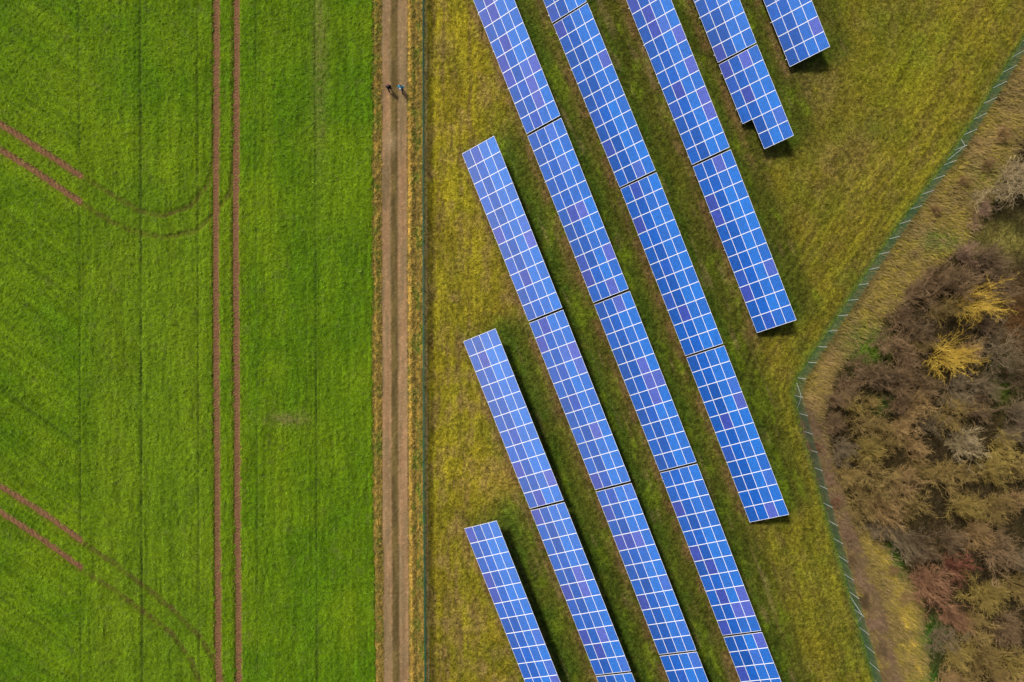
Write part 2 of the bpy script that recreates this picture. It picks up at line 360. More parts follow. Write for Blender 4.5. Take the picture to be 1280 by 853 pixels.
thkh = .08+.06*n3+.06*vn(gx/.2, gy/.2, 54)+.05*n2
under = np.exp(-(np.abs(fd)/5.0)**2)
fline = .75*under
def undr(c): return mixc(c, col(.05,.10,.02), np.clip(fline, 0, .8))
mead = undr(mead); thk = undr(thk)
fl_x = np.interp(py, [p[1] for p in FENCE_L], [p[0] for p in FENCE_L])
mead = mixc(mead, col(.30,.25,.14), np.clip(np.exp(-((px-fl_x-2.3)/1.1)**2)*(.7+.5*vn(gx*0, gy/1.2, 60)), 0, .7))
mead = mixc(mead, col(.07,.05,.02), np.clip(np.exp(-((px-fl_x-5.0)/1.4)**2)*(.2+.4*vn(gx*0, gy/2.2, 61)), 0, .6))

# region of every cell
cpx = (px[:-1, :-1]+px[1:, 1:])/2; cpy = (py[:-1, :-1]+py[1:, 1:])/2
def cc_(a): return a[:-1, :-1]
reg = np.full(cpx.shape, 4)
reg[cc_(px) < cc_(fl_x)] = 2
reg[cc_(is_road)] = 3
reg[cc_(px) < cc_(edge_c)] = 0
reg[cc_(is_trk) & (cc_(px) < 400)] = 1
reg[(cc_(sf) > 0)] = 5
H = np.zeros(px.shape); COL = np.zeros(px.shape+(3,))
vm_c = px < edge_c; vm_t = is_trk & (px < 400); vm_th = sf > 0; vm_v = (px < fl_x) & ~vm_c
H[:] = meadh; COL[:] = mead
H = np.where(vm_v, vergeh, H); COL = np.where(vm_v[..., None], vergec, COL)
m_ = vm_v & is_road; H = np.where(m_, roadh, H); COL = np.where(m_[..., None], roadc, COL)
H = np.where(vm_c, croph, H); COL = np.where(vm_c[..., None], cropc, COL)
H = np.where(vm_t, soilh, H); COL = np.where(vm_t[..., None], soilc, COL)
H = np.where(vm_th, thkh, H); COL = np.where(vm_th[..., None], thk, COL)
COL = np.clip(COL, .002, .9)
idx = np.arange(nx*ny).reshape(ny, nx)
quads = np.stack([idx[:-1, :-1], idx[:-1, 1:], idx[1:, 1:], idx[1:, :-1]], -1)
VV = np.stack([gx, gy, H], -1).reshape(-1, 3); CC = COL.reshape(-1, 3)
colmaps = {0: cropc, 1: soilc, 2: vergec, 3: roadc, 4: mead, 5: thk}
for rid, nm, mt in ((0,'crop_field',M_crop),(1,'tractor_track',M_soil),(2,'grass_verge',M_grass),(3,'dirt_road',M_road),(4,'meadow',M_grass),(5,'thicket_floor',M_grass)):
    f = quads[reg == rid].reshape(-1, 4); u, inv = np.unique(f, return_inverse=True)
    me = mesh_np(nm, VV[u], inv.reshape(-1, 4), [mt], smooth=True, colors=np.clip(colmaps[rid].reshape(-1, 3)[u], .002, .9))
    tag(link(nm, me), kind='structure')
# the countryside far around, one sheet to the horizon
m = noise_mat('far_land', (.10,.088,.014), (.15,.135,.018), .25, 1, spec=0)
_b = m.node_tree.nodes['Principled BSDF']; _src = _b.inputs['Base Color'].links[0].from_socket
_tc = N(m, 'ShaderNodeTexCoord'); _sp = N(m, 'ShaderNodeSeparateXYZ'); m.node_tree.links.new(_tc.outputs['Object'], _sp.inputs[0])
_lt = N(m, 'ShaderNodeMath', operation='LESS_THAN'); _lt.inputs[1].default_value = ground(466, 426)[0]; m.node_tree.links.new(_sp.outputs[0], _lt.inputs[0])
_mx = N(m, 'ShaderNodeMix', data_type='RGBA'); m.node_tree.links.new(_lt.outputs[0], _mx.inputs['Factor']); m.node_tree.links.new(_src, _mx.inputs['A']); _mx.inputs['B'].default_value = (.075,.150,.005,1)
m.node_tree.links.new(_mx.outputs['Result'], _b.inputs['Base Color'])
R_ = 2500
tag(link('ground', mesh_np('ground', [(-R_,-R_,-.12),(R_,-R_,-.12),(R_,R_,-.12),(-R_,R_,-.12)], [(0,1,2,3)], [m])), kind='structure')

# ------------------------------------------------------------------ blades: crop leaves, meadow grass, dry grass
def sample(name_arr, i, j): return name_arr[i, j]
def blades(name, label, mask, n, ln, wd, up, cmul, seed, dirfield=None, jitter=.25, addc=None):
    r = np.random.default_rng(seed)
    ii, jj = np.nonzero(mask); k = r.integers(0, len(ii), n)
    bx = gx[ii[k], jj[k]]+r.uniform(-.06, .06, n); by = gy[ii[k], jj[k]]+r.uniform(-.06, .06, n); bz = H[ii[k], jj[k]]-.03
    a = r.uniform(0, 2*math.pi, n)
    if dirfield is not None: a = np.where(r.random(n) < dirfield[1], dirfield[0]+r.normal(0, .5, n), a)
    L_ = ln*r.uniform(.5, 1.3, n); el = np.radians(r.uniform(*up, n)); W_ = wd*r.uniform(.6, 1.4, n)
    dx, dy = np.cos(a), np.sin(a); sx_, sy_ = -dy*W_/2, dx*W_/2
    h = L_*np.sin(el); d = L_*np.cos(el)
    B0 = np.stack([bx-sx_, by-sy_, bz], -1); B1 = np.stack([bx+sx_, by+sy_, bz], -1)
    mx = bx+dx*d*.45; my = by+dy*d*.45; mz = bz+h*.75
    M0 = np.stack([mx-sx_*.8, my-sy_*.8, mz], -1); M1 = np.stack([mx+sx_*.8, my+sy_*.8, mz], -1)
    T0 = np.stack([bx+dx*d-sx_*.15, by+dy*d-sy_*.15, bz+h], -1); T1 = np.stack([bx+dx*d+sx_*.15, by+dy*d+sy_*.15, bz+h], -1)
    V = np.stack([B0, B1, M0, M1, T0, T1], 1).reshape(-1, 3); b = (np.arange(n)*6)[:, None]
    Fq = np.concatenate([b+np.array([0,1,3,2]), b+np.array([2,3,5,4])])
    c = COL[ii[k], jj[k]]*r.uniform(.55, 1.6, n)[:, None]*np.array(cmul)
    if addc is not None: t = (r.random(n) < addc[1])[:, None]; c = np.where(t, np.array(addc[0])*r.uniform(.7, 1.2, n)[:, None], c)
    o = link(name, mesh_np(name, V, Fq, [M_blade], colors=np.clip(np.repeat(c, 6, 0), 0, .9)))
    return tag(o, label, 'grass', kind='stuff')
vis = (px > -30) & (px < 1310) & (py > -30) & (py < 883)
blades('crop_leaves', 'short bright green cereal leaves covering the field left of the dirt road', vis & vm_c & ~vm_t & (seam < .4) & (fade < .25), 200000, .22, .045, (15, 60), (1.15,1.15,1.1), 1)
blades('meadow_grass', 'rough yellow green grass between and around the solar rows', vis & ~vm_c & ~vm_v & ~vm_th, 130000, .22, .035, (20, 70), (1.1,1.1,1.1), 2)
blades('verge_grass', 'dry yellow grass along both sides of the dirt road', vis & vm_v & ~is_road & ~vm_c, 30000, .24, .035, (20, 70), (1.15,1.1,1.1), 3, addc=((.45,.32,.08), .12))
bank = vm_th & vis & (wood < .6)
blades('dry_bank_grass', 'tall dry tan grass beyond the fence in front of the thicket', bank, 34000, .7, .04, (15, 50), (1.1,1.05,1.1), 4, dirfield=(math.radians(-35), .8), addc=((.26,.18,.07), .25))
pk = vm_th & vis & (pstrip < 9) & (py > 500)
blades('bramble_strip', 'pinkish brown dead bramble strip running just outside the fence', pk, 16000, .85, .035, (10, 45), (1,1,1), 5, dirfield=(math.radians(-60), .6), addc=((.16,.100,.06), .7))

# ------------------------------------------------------------------ solar tables
def pv_material(name, c_lo, c_hi, c_pur, line, lf):
    m = mat(name, c_lo, .35, 0, .5); nt = m.node_tree; L = nt.links; b = nt.nodes['Principled BSDF']
    tc = N(m, 'ShaderNodeTexCoord'); sep = N(m, 'ShaderNodeSeparateXYZ'); L.new(tc.outputs['Object'], sep.inputs[0])
    def grid(out, step, off):
        a = N(m, 'ShaderNodeMath', operation='MULTIPLY_ADD'); a.inputs[1].default_value = 1/step; a.inputs[2].default_value = off; L.new(out, a.inputs[0])
        f = N(m, 'ShaderNodeMath', operation='FRACT'); L.new(a.outputs[0], f.inputs[0])
        s = N(m, 'ShaderNodeMath', operation='SUBTRACT'); L.new(f.outputs[0], s.inputs[0]); s.inputs[1].default_value = .5
        ab = N(m, 'ShaderNodeMath', operation='ABSOLUTE'); L.new(s.outputs[0], ab.inputs[0])
        g = N(m, 'ShaderNodeMath', operation='GREATER_THAN'); L.new(ab.outputs[0], g.inputs[0]); g.inputs[1].default_value = .5-line
        fl = N(m, 'ShaderNodeMath', operation='FLOOR'); L.new(a.outputs[0], fl.inputs[0])
        return g.outputs[0], fl.outputs[0]
    g1, i1 = grid(sep.outputs[0], .155, 0.0); g2, i2 = grid(sep.outputs[1], .158, 0.0)
    mx = N(m, 'ShaderNodeMath', operation='MAXIMUM'); L.new(g1, mx.inputs[0]); L.new(g2, mx.inputs[1])
    # every cell a little different
    cv = N(m, 'ShaderNodeCombineXYZ'); L.new(i1, cv.inputs[0]); L.new(i2, cv.inputs[1])
    oi = N(m, 'ShaderNodeObjectInfo'); L.new(oi.outputs['Random'], cv.inputs[2])
    wn = N(m, 'ShaderNodeTexWhiteNoise'); L.new(cv.outputs[0], wn.inputs['Vector'])
    rp = N(m, 'ShaderNodeValToRGB'); els = rp.color_ramp.elements
    els[0].position = 0; els[0].color = (*c_lo, 1); els[1].position = .80; els[1].color = (*c_hi, 1)
    x = els.new(.90); x.color = (*c_pur, 1); x = els.new(1.0); x.color = (*[p*1.15 for p in c_pur], 1)
    L.new(oi.outputs['Random'], rp.inputs[0])
    mr = N(m, 'ShaderNodeMapRange'); mr.inputs[3].default_value = .82; mr.inputs[4].default_value = 1.18; L.new(wn.outputs['Value'], mr.inputs[0])
    sc = N(m, 'ShaderNodeVectorMath', operation='SCALE'); L.new(rp.outputs[0], sc.inputs[0]); L.new(mr.outputs[0], sc.inputs['Scale'])
    mix = N(m, 'ShaderNodeMix', data_type='RGBA'); mf = N(m, 'ShaderNodeMath', operation='MULTIPLY'); L.new(mx.outputs[0], mf.inputs[0]); mf.inputs[1].default_value = lf
    L.new(mf.outputs[0], mix.inputs['Factor']); L.new(sc.outputs[0], mix.inputs['A']); mix.inputs['B'].default_value = (.12,.28,.60,1)
    L.new(mix.outputs['Result'], b.inputs['Base Color'])
    b.inputs['Coat Weight'].default_value = 1.0; b.inputs['Coat Roughness'].default_value = .12; b.inputs['Coat IOR'].default_value = 1.72; b.inputs['Specular IOR Level'].default_value = 0
    return m
M_pv_a = pv_material('poly_cells_lower', (.0,.048,.27), (.0,.075,.39), (.024,.040,.27), .04, .35)
M_pv_b = pv_material('poly_cells_upper', (.0,.070,.36), (.0,.11,.47), (.048,.060,.33), .06, .6)
ML, MW = 1.653, 1.000           # module size
fr_w, fr_e = .019, .029
def module_meshes():
    # local: x = across (slope), y = along row; origin at the module centre, top face z = 0
    g = MB().box(-MW/2+fr_w, MW/2-fr_w, -ML/2+fr_e, ML/2-fr_e, -.030, -.006)
    f = MB()
    f.box(-MW/2, -MW/2+fr_w, -ML/2, ML/2, -.04, 0); f.box(MW/2-fr_w, MW/2, -ML/2, ML/2, -.04, 0)
    f.box(-MW/2+fr_w, MW/2-fr_w, -ML/2, -ML/2+fr_e, -.04, 0); f.box(-MW/2+fr_w, MW/2-fr_w, ML/2-fr_e, ML/2, -.04, 0)
    return g.mesh('solar_panel', [M_pv_a]), g.mesh('solar_panel', [M_pv_b]), f.mesh('panel_frame', [M_frame])
me_ga, me_gb, me_fr = module_meshes()
cb, sb = math.cos(BETA), math.sin(BETA); H0 = .8
def purlin_mesh(n): return MB().box(-.03, .03, -n*1.665, 0, -.05, .05).mesh('purlin', [M_steel])
raf = MB().box(-.15, WD+.02, -.03, .03, -.19, -.10).mesh('rafter', [M_steel])
def post_mesh(h): return MB().box(-.05, .05, -.035, .035, -.3, h).mesh('support_post', [M_steel])
p_front = post_mesh(H0+.55*sb-.16); p_rear = post_mesh(H0+3.3*sb-.16)
brace_m = MB().bar((.62*cb, 0, .35), (2.3*cb, 0, H0+2.3*sb-.2), .025).mesh('brace', [M_steel])
pur = {11: purlin_mesh(11), 6: purlin_mesh(6), 4: purlin_mesh(4)}
ORD = {1:'first',2:'second',3:'third',4:'fourth',5:'fifth'}
LBL = {
'R0a': 'leftmost solar table at the bottom edge, its free upper end in the meadow',
'R1a': 'solar table with a free upper end between two others, level with the photo middle',
'R1b': 'long solar table directly right of the leftmost one at the bottom edge',
'R1c': 'barely visible tip of a solar table at the bottom edge, second from left',
'R2a': 'pale solar table whose free upper end is the highest of those beside the road',
'R2b': 'solar table left of the photo centre, directly below the highest free upper end',
'R2c': 'long solar table below the photo centre, ending just above the bottom edge',
'R2d': 'solar table cut off by the bottom edge, third from left there',
'R3a': 'pale lavender solar table cut off by the top edge, leftmost there',
'R3b': 'solar table right of the one with the highest free upper end',
'R3c': 'solar table passing just right of the photo centre',
'R3d': 'solar table left of the one with the lowest free lower end',
'R3e': 'solar table cut off by the bottom edge, rightmost there',
'R4a': 'small corner of a solar table at the top edge, second from left there',
'R4b': 'first long solar table under the small corner piece second from left on top',
'R4c': 'solar table directly above the one with the lowest free lower end',
'R4d': 'solar table with the lowest free lower end, left of the lower fence stretch',
'R5z': 'tiny corner of a solar table at the top edge, third from left there',
'R5a': 'long deep blue solar table under the tiny corner piece at the top edge',
'R5b': 'solar table whose free lower end lies just above left of the fence bend',
'R6a': 'solar table cut off by the top edge, directly above the notched one',
'R6b': 'short solar table with a stepped notch in its lower left end',
'R7a': 'rightmost solar table, its free lower end in open grass near the top'}
def build_table(nm, n, x, y, dp, LL, short_first=False):
    root = bpy.data.objects.new('solar_table', None); C.objects.link(root)
    root.location = (x, y, 0); root.rotation_euler = (0, 0, PHI0+dp); root.scale = (1, LL/1.665, 1)
    tag(root, LBL[nm], 'solar table', 'solar tables in slanting rows')
    for c in range(4):
        nn = n-2 if (short_first and c == 0) else n
        for r in range(nn):
            wv = (c+.5)*WD/4; lv = (r+.5)*1.665
            g = link('solar_panel', me_ga if c < 2 else me_gb, root, (wv*cb, -lv, H0+wv*sb), (0, -BETA, 0))
            link('panel_frame', me_fr, g)
    for wv in (.35, 1.45, 2.55, 3.65):
        pm = pur[n-2] if (short_first and wv < .5) else pur[n]
        link('purlin', pm, root, (wv*cb+.09*sb, 0, H0+wv*sb-.09*cb), (0, -BETA, 0))
    k = 5 if n > 6 else 3
    for i in range(k):
        ly = -(.9+(n*1.665-1.8)*i/(k-1)); lyf = ly
        if short_first and i == k-1: ly = lyf = -(.9+4*1.665-1.2)
        link('rafter', raf, root, (0, ly, H0), (0, -BETA, 0))
        link('support_post', p_front, root, (.62*cb, ly-.08, 0)); link('support_post', p_rear, root, (3.3*cb, ly-.08, 0))
        link('brace', brace_m, root, (0, ly+.08, 0))
    return root
for t in TABLES: build_table(*t, short_first=(t[0] == 'R6b'))

# ------------------------------------------------------------------ fences
FH = 1.85
def panel_mesh(L, wx=.05, wz=.20, t=.006):
    V = []; F = []
    mb = MB(); nxs = int(round(L/wx))
    for i in range(1, nxs): mb.box(i*L/nxs-t/2, i*L/nxs+t/2, -t/2, t/2, .05, FH)
    k = int((FH-.05)/wz)
    for j in range(k+1):
        z = .05+j*(FH-.05)/k; mb.box(.03, L-.03, -t*.5-.004, -t*.5-.001+.0, z-t/2, z+t/2); mb.box(.03, L-.03, t*.5+.001, t*.5+.004, z-t/2, z+t/2)
    return mb.mesh('mesh_panel', [M_fence])
pm195 = panel_mesh(1.95); pm250 = panel_mesh(2.5, .05, .1, .010)
post_m = MB().box(-.024, .024, -.018, .018, -.3, FH+.06).mesh('fence_post', [M_fpost])
post_g = MB().box(-.03, .03, -.02, .02, -.3, FH+.06).mesh('fence_post', [M_fence])
cap_m = MB().box(-.035, .035, -.025, .025, FH+.06, FH+.08).mesh('post_cap', [M_fpost])
strut_m = MB().bar((0, 0, FH-.15), (1.35, 0, .02), .02).mesh('strut', [M_fpost])
def fence(name, label, pts, sp, pm, postm, strut_at=()):
    W_ = [ground(*p) for p in pts]
    root = bpy.data.objects.new(name, None); C.objects.link(root); root.location = (W_[0][0], W_[0][1], 0)
    tag(root, label, 'fence')
    # walk the polyline at even spacing
    seg = [math.hypot(b[0]-a[0], b[1]-a[1]) for a, b in zip(W_[:-1], W_[1:])]; cum = np.concatenate([[0], np.cumsum(seg)])
    n = int(cum[-1]/sp); s = np.arange(n+1)*sp
    X = np.interp(s, cum, [p[0] for p in W_]); Y = np.interp(s, cum, [p[1] for p in W_])
    for i in range(n+1):
        j = min(i, n-1); a = math.atan2(Y[j+1]-Y[j], X[j+1]-X[j])
        p = link('fence_post', postm, root, (X[i]-root.location.x, Y[i]-root.location.y, .03), (0, random.uniform(-.015, .015), a))
        if postm is post_m: link('post_cap', cap_m, p)
        if i < n:
            ds = math.hypot(X[i+1]-X[i], Y[i+1]-Y[i])
            o = link('mesh_panel', pm, root, (X[i]-root.location.x, Y[i]-root.location.y, .04), (0, 0, a)); o.scale = (ds/sp, 1, 1)
    for (qx, qy) in strut_at:
        gxp, gyp = ground(qx, qy); i = int(np.argmin((X-gxp)**2+(Y-gyp)**2)); i = max(1, min(n-1, i))
        for dj in (1, -1):
            a = math.atan2(Y[i+dj]-Y[i], X[i+dj]-X[i])
            link('strut', strut_m, root, (X[i]-root.location.x, Y[i]-root.location.y, .03), (0, 0, a))
    return root
random.seed(3)
fence('mesh_fence', 'green wire mesh fence with grey posts bending around the thicket on the right', FENCE_R, 1.95, pm195, post_m, [(1190,193),(992,488),(1068,765)])
fence('mesh_fence', 'straight green wire mesh fence between the dirt road and the left meadow', FENCE_L, 2.5, pm250, post_g)

# ------------------------------------------------------------------ bare shrubs and trees
def tubes(P, r0, r1, sides=3):
    """P: (N,K,3) polylines -> verts, quads"""
    N_, K, _ = P.shape
    T = np.empty_like(P); T[:, :-1] = P[:, 1:]-P[:, :-1]; T[:, -1] = T[:, -2]
    T /= np.linalg.norm(T, axis=2, keepdims=True)+1e-9
    ref = np.zeros_like(T); ref[..., 0] = 1; m_ = np.abs(T[..., 0]) > .9; ref[m_] = (0, 1, 0)
    A = np.cross(T, ref); A /= np.linalg.norm(A, axis=2, keepdims=True)+1e-9; B = np.cross(T, A)
    rr = (np.asarray(r0)[:, None]*(1-np.linspace(0, 1, K))+np.asarray(r1)[:, None]*np.linspace(0, 1, K))[..., None]
    ring = [P+rr*(A*math.cos(2*math.pi*k/sides)+B*math.sin(2*math.pi*k/sides)) for k in range(sides)]
    V = np.stack(ring, 2).reshape(-1, 3)          # N,K,sides
    base = (np.arange(N_)*K*sides)[:, None, None]+(np.arange(K-1)*sides)[None, :, None]+np.arange(sides)[None, None, :]
    nxt = (np.arange(N_)*K*sides)[:, None, None]+(np.arange(K-1)*sides)[None, :, None]+((np.arange(sides)+1)%sides)[None, None, :]
    F_ = np.stack([base, nxt, nxt+sides, base+sides], -1).reshape(-1, 4)
    return V, F_
def norm(a): return a/(np.linalg.norm(a, axis=-1, keepdims=True)+1e-9)
def grow(r, P, D_, L_, K, curl, up):
    """polylines from points P, directions D_, lengths L_"""
    n = len(P); out = np.empty((n, K, 3)); out[:, 0] = P; d = norm(D_)
    for k in range(1, K):
        d = norm(d+r.normal(0, curl, (n, 3))+np.array([0, 0, up])/K)
        out[:, k] = out[:, k-1]+d*(L_/(K-1))[:, None]
    return out
def pick(r, P, n, lo, hi):
    """n attachment points on each polyline"""
    N_, K, _ = P.shape; t = r.uniform(lo, hi, (N_, n))*(K-1); i = np.minimum(t.astype(int), K-2); f = (t-i)[..., None]
    a = P[np.arange(N_)[:, None], i]; b = P[np.arange(N_)[:, None], i+1]
    return (a*(1-f)+b*f).reshape(-1, 3), norm(b-a).reshape(-1, 3)
def shrub_meshes(seed, R, Ht, ns, nb, ntw, ntl, thick=1.0, twig=1.0, lean=(0,0)):
    r = np.random.default_rng(seed)
    az = r.uniform(0, 2*math.pi, ns); tilt = np.radians(r.uniform(4, 62, ns))
    L0 = np.minimum(Ht/np.cos(tilt), R/np.maximum(np.sin(tilt), .15))*r.uniform(.75, 1.05, ns)
    D0 = np.stack([np.cos(az)*np.sin(tilt)+lean[0], np.sin(az)*np.sin(tilt)+lean[1], np.cos(tilt)], -1)
    P0 = np.stack([r.normal(0, .12, ns), r.normal(0, .12, ns), np.full(ns, -.1)], -1)
    S = grow(r, P0, D0, L0*.8, 7, .10, -.05)
    bp, bd = pick(r, S, nb, .22, 1.0)
    Bn = grow(r, bp, bd+r.normal(0, .55, bp.shape), np.repeat(L0, nb)*r.uniform(.22, .5, len(bp)), 5, .16, .25)
    tp, td = pick(r, Bn, ntw, .15, 1.0)
    Tw = grow(r, tp, td+r.normal(0, .5, tp.shape), r.uniform(.3, .8, len(tp))*R/2.4, 4, .2, .15)
    lp, ld = pick(r, Tw, ntl, .2, 1.0)
    Tl = grow(r, lp, ld+r.normal(0, .6, lp.shape), r.uniform(.15, .4, len(lp))*R/2.4, 3, .2, .1)
    v1, f1 = tubes(S, np.full(ns, .045*thick), np.full(ns, .014*thick), 5)
    Vs, Fs, off = [], [], 0
    for P, a, b in ((Bn, .017*thick, .009*thick), (Tw, .010*twig, .006*twig), (Tl, .0065*twig, .004*twig)):
        v, f = tubes(P, np.full(len(P), a), np.full(len(P), b), 3); Vs.append(v); Fs.append(f+off); off += len(v)
    return mesh_np('trunk', v1, f1, [None]), mesh_np('crown', np.concatenate(Vs), np.concatenate(Fs), [None])
VAR = [shrub_meshes(s, 2.3, h, ns, 8, 6, 3, thick=.75, twig=tw*.85) for s, h, ns, tw in
       ((11,3.2,15,1.5),(12,2.6,18,1.5),(13,3.6,13,1.7),(14,2.9,16,1.4),(15,2.4,20,1.6),(16,3.4,14,1.5))]
TREEV = [shrub_meshes(31, 2.7, 4.6, 15, 9, 5, 3, thick=.9, twig=1.1, lean=(.22,-.05)), shrub_meshes(32, 2.6, 4.2, 13, 8, 5, 3, thick=.9, twig=1.1, lean=(.3,-.1))]
TW = {
 'brown':  ('bare brown shrub',        (.15,.10,.055), (.28,.195,.11)),
 'purple': ('bare purplish brown shrub',(.115,.080,.046), (.225,.16,.095)),
 'grey':   ('bare grey shrub',         (.15,.118,.072), (.27,.215,.14)),
 'olive':  ('bare olive shrub',        (.17,.125,.045), (.35,.26,.09)),
 'tan':    ('bare tan shrub',          (.23,.155,.07), (.42,.29,.13)),
 'pale':   ('bleached pale shrub',     (.28,.23,.13), (.44,.37,.23)),
 'lime':   ('yellowish lichen covered shrub', (.24,.185,.05), (.43,.34,.10)),
 'red':    ('bare reddish shrub',      (.17,.065,.045), (.27,.105,.07)),
 'rust':   ('bare rusty brown shrub',  (.20,.105,.062), (.32,.18,.105)),
 'pink':   ('dead pinkish shrub',      (.25,.165,.11), (.38,.265,.19)),
 'yellow': ('bright yellow leafless tree', (.38,.25,.04), (.60,.43,.06)),
}
DK = (.86, .82, .70)
TM = {k: noise_mat('twigs_'+k, tuple(p*q_ for p, q_ in zip(a, DK)), tuple(p*q_ for p, q_ in zip(b, DK)) if k != 'yellow' else b, 1.2, .85, rnd=.14) for k, (_, a, b) in TW.items()}
SH = [(1268,225,30,'pale'),(1232,258,12,'pink'),(1218,277,9,'pink'),(1207,318,17,'pink'),(1235,328,25,'purple'),(1205,350,25,'brown'),(1247,362,24,'purple'),(1175,352,20,'brown'),
(1150,372,20,'brown'),(1178,382,19,'olive'),(1130,397,20,'brown'),(1148,414,18,'purple'),(1112,430,20,'brown'),(1132,445,22,'brown'),(1160,428,15,'olive'),
(1217,442,16,'tan'),(1240,402,22,'purple'),(1246,440,24,'grey'),(1085,462,22,'brown'),(1110,470,20,'purple'),(1063,478,17,'brown'),(1048,496,15,'brown'),(1132,480,21,'brown'),
(1160,486,18,'brown'),(1203,486,23,'grey'),(1234,484,20,'grey'),(1070,504,14,'lime'),(1092,500,13,'olive'),(1124,505,16,'brown'),(1150,507,19,'tan'),(1190,520,23,'olive'),(1220,512,19,'purple'),
(1272,470,18,'purple'),(1272,515,20,'grey'),(1044,528,15,'brown'),(1076,528,17,'olive'),(1100,534,15,'olive'),(1128,530,18,'tan'),(1160,536,15,'grey'),
(1052,560,17,'grey'),(1086,562,21,'lime'),(1112,556,14,'olive'),(1143,560,16,'tan'),(1212,556,21,'pale'),(1252,560,20,'lime'),(1268,540,17,'grey'),
(1066,594,19,'olive'),(1097,596,27,'olive'),(1128,600,21,'tan'),(1150,588,15,'olive'),(1184,604,24,'olive'),(1240,592,22,'lime'),(1213,594,15,'olive'),(1274,586,17,'olive'),
(1080,634,21,'olive'),(1112,640,23,'tan'),(1146,640,20,'olive'),(1204,638,20,'lime'),(1242,634,24,'olive'),(1272,628,18,'tan'),
(1100,664,16,'grey'),(1130,680,23,'grey'),(1160,684,18,'purple'),(1190,676,20,'purple'),(1222,668,20,'tan'),(1250,688,25,'brown'),(1276,700,17,'grey'),
(1172,736,27,'rust'),(1200,712,17,'red'),(1196,768,19,'rust'),(1240,746,27,'lime'),(1274,734,18,'olive'),(1222,784,22,'olive'),(1262,786,23,'brown'),
(1182,808,19,'grey'),(1206,826,23,'lime'),(1240,828,25,'olive'),(1272,832,22,'lime'),(1186,852,18,'tan'),(1222,862,22,'olive'),(1262,866,22,'tan'),(1150,700,11,'brown'),(1036,600,8,'pink'),(1044,628,8,'rust'),(1058,668,9,'pink'),(1064,700,8,'brown'),(1073,722,10,'pink'),(1082,752,9,'purple'),(1090,778,10,'pink'),(1100,812,9,'purple'),(1108,842,9,'brown'),(1018,560,8,'rust'),(1008,528,7,'brown'),(1205,228,9,'tan'),(1170,262,8,'tan'),(1236,205,9,'tan'),(1255,168,10,'tan'),(1120,712,9,'tan'),(1135,745,9,'tan')]
LM = [('the larger yellow tree', 1187,447), ('the smaller yellow tree', 1222,380), ('the fence bend', 1000,490), ('the rusty brown bush', 1172,736), ('the red shrub', 1200,712),
      ('the uppermost pale bush', 1268,225), ('the dark thicket hollow', 1175,625), ('the photo edge', 1280,560), ('the photo corner', 1280,853), ('the green patch', 1165,790)]
def place_shrub(pxx, pyy, rpx, kind, k, r):
    tk, cr = (TREEV if kind == 'yellow' else VAR)[k]
    hz = {'yellow': 3.2}.get(kind, 2.4)*rpx/25
    # crowns are seen pushed outwards from the picture centre by their height
    gxx, gyy = ground(pxx, pyy, hz)
    root = bpy.data.objects.new('bare_tree' if kind == 'yellow' else 'bare_shrub', None); C.objects.link(root)
    s = rpx/12.05/2.25*(1.0 if kind == 'yellow' else 1.06)
    root.location = (gxx, gyy, .02); root.rotation_euler = (0, 0, 0 if kind == 'yellow' else r.uniform(0, 6.28))
    root.scale = (s*r.uniform(.95, 1.1), s*r.uniform(.9, 1.05), s*r.uniform(1.1, 1.8))
    for nm_, me in (('trunk', tk), ('crown', cr)):
        o = link(nm_, me, root); o.material_slots[0].link = 'OBJECT'; o.material_slots[0].material = TM[kind]
    return root
r = random.Random(5)
labels = {}
roots = []
for i, (a, b, rp_, kind) in enumerate(SH):
    o = place_shrub(a, b, rp_, kind, i % 6, r)
    best = min(((math.hypot(a-lx, b-ly), nm_, lx, ly) for nm_, lx, ly in LM if math.hypot(a-lx, b-ly) > 8), key=lambda t: t[0])
    dx, dy = a-best[2], b-best[3]
    where = ('right of' if dx > 0 else 'left of') if abs(dx) > abs(dy) else ('below' if dy > 0 else 'above')
    size = 'small' if rp_ < 16 else ('large' if rp_ > 23 else 'mid sized')
    labels.setdefault((size, TW[kind][0], where, best[1]), []).append((best[0], o))
SPECIAL = {0: 'large bleached pale bush at the upper right edge of the photo'}
for (size, kd, where, nm_), lst in labels.items():
    lst.sort(key=lambda t: t[0])
    n = len(lst)
    for k, (d, o) in enumerate(lst):
        extra = '' if n == 1 else (' nearest to it' if k == 0 else (' farthest from it' if k == n-1 else ' second nearest to it' if k == 1 else ' third nearest to it'))
        tag(o, f'{size} {kd} {where} {nm_}'.replace('  ', ' ')+(','+extra if extra else ''), 'shrub', 'bare shrubs in the thicket')
big = place_shrub(1191, 448, 25, 'yellow', 0, r); tag(big, 'larger bright yellow leafless tree spreading over the brown thicket', 'tree', 'yellow leafless trees')
sml = place_shrub(1220, 377, 24, 'yellow', 1, r); sml.scale.z *= 1.35; tag(sml, 'smaller bright yellow leafless tree up and right of the larger one', 'tree', 'yellow leafless trees')
for o_, ch in ((SH[0], None),): pass
for o in C.objects:
    if o.type == 'EMPTY' and 'label' in o and o.name == 'bare_shrub': o['label'] = SPECIAL[0]

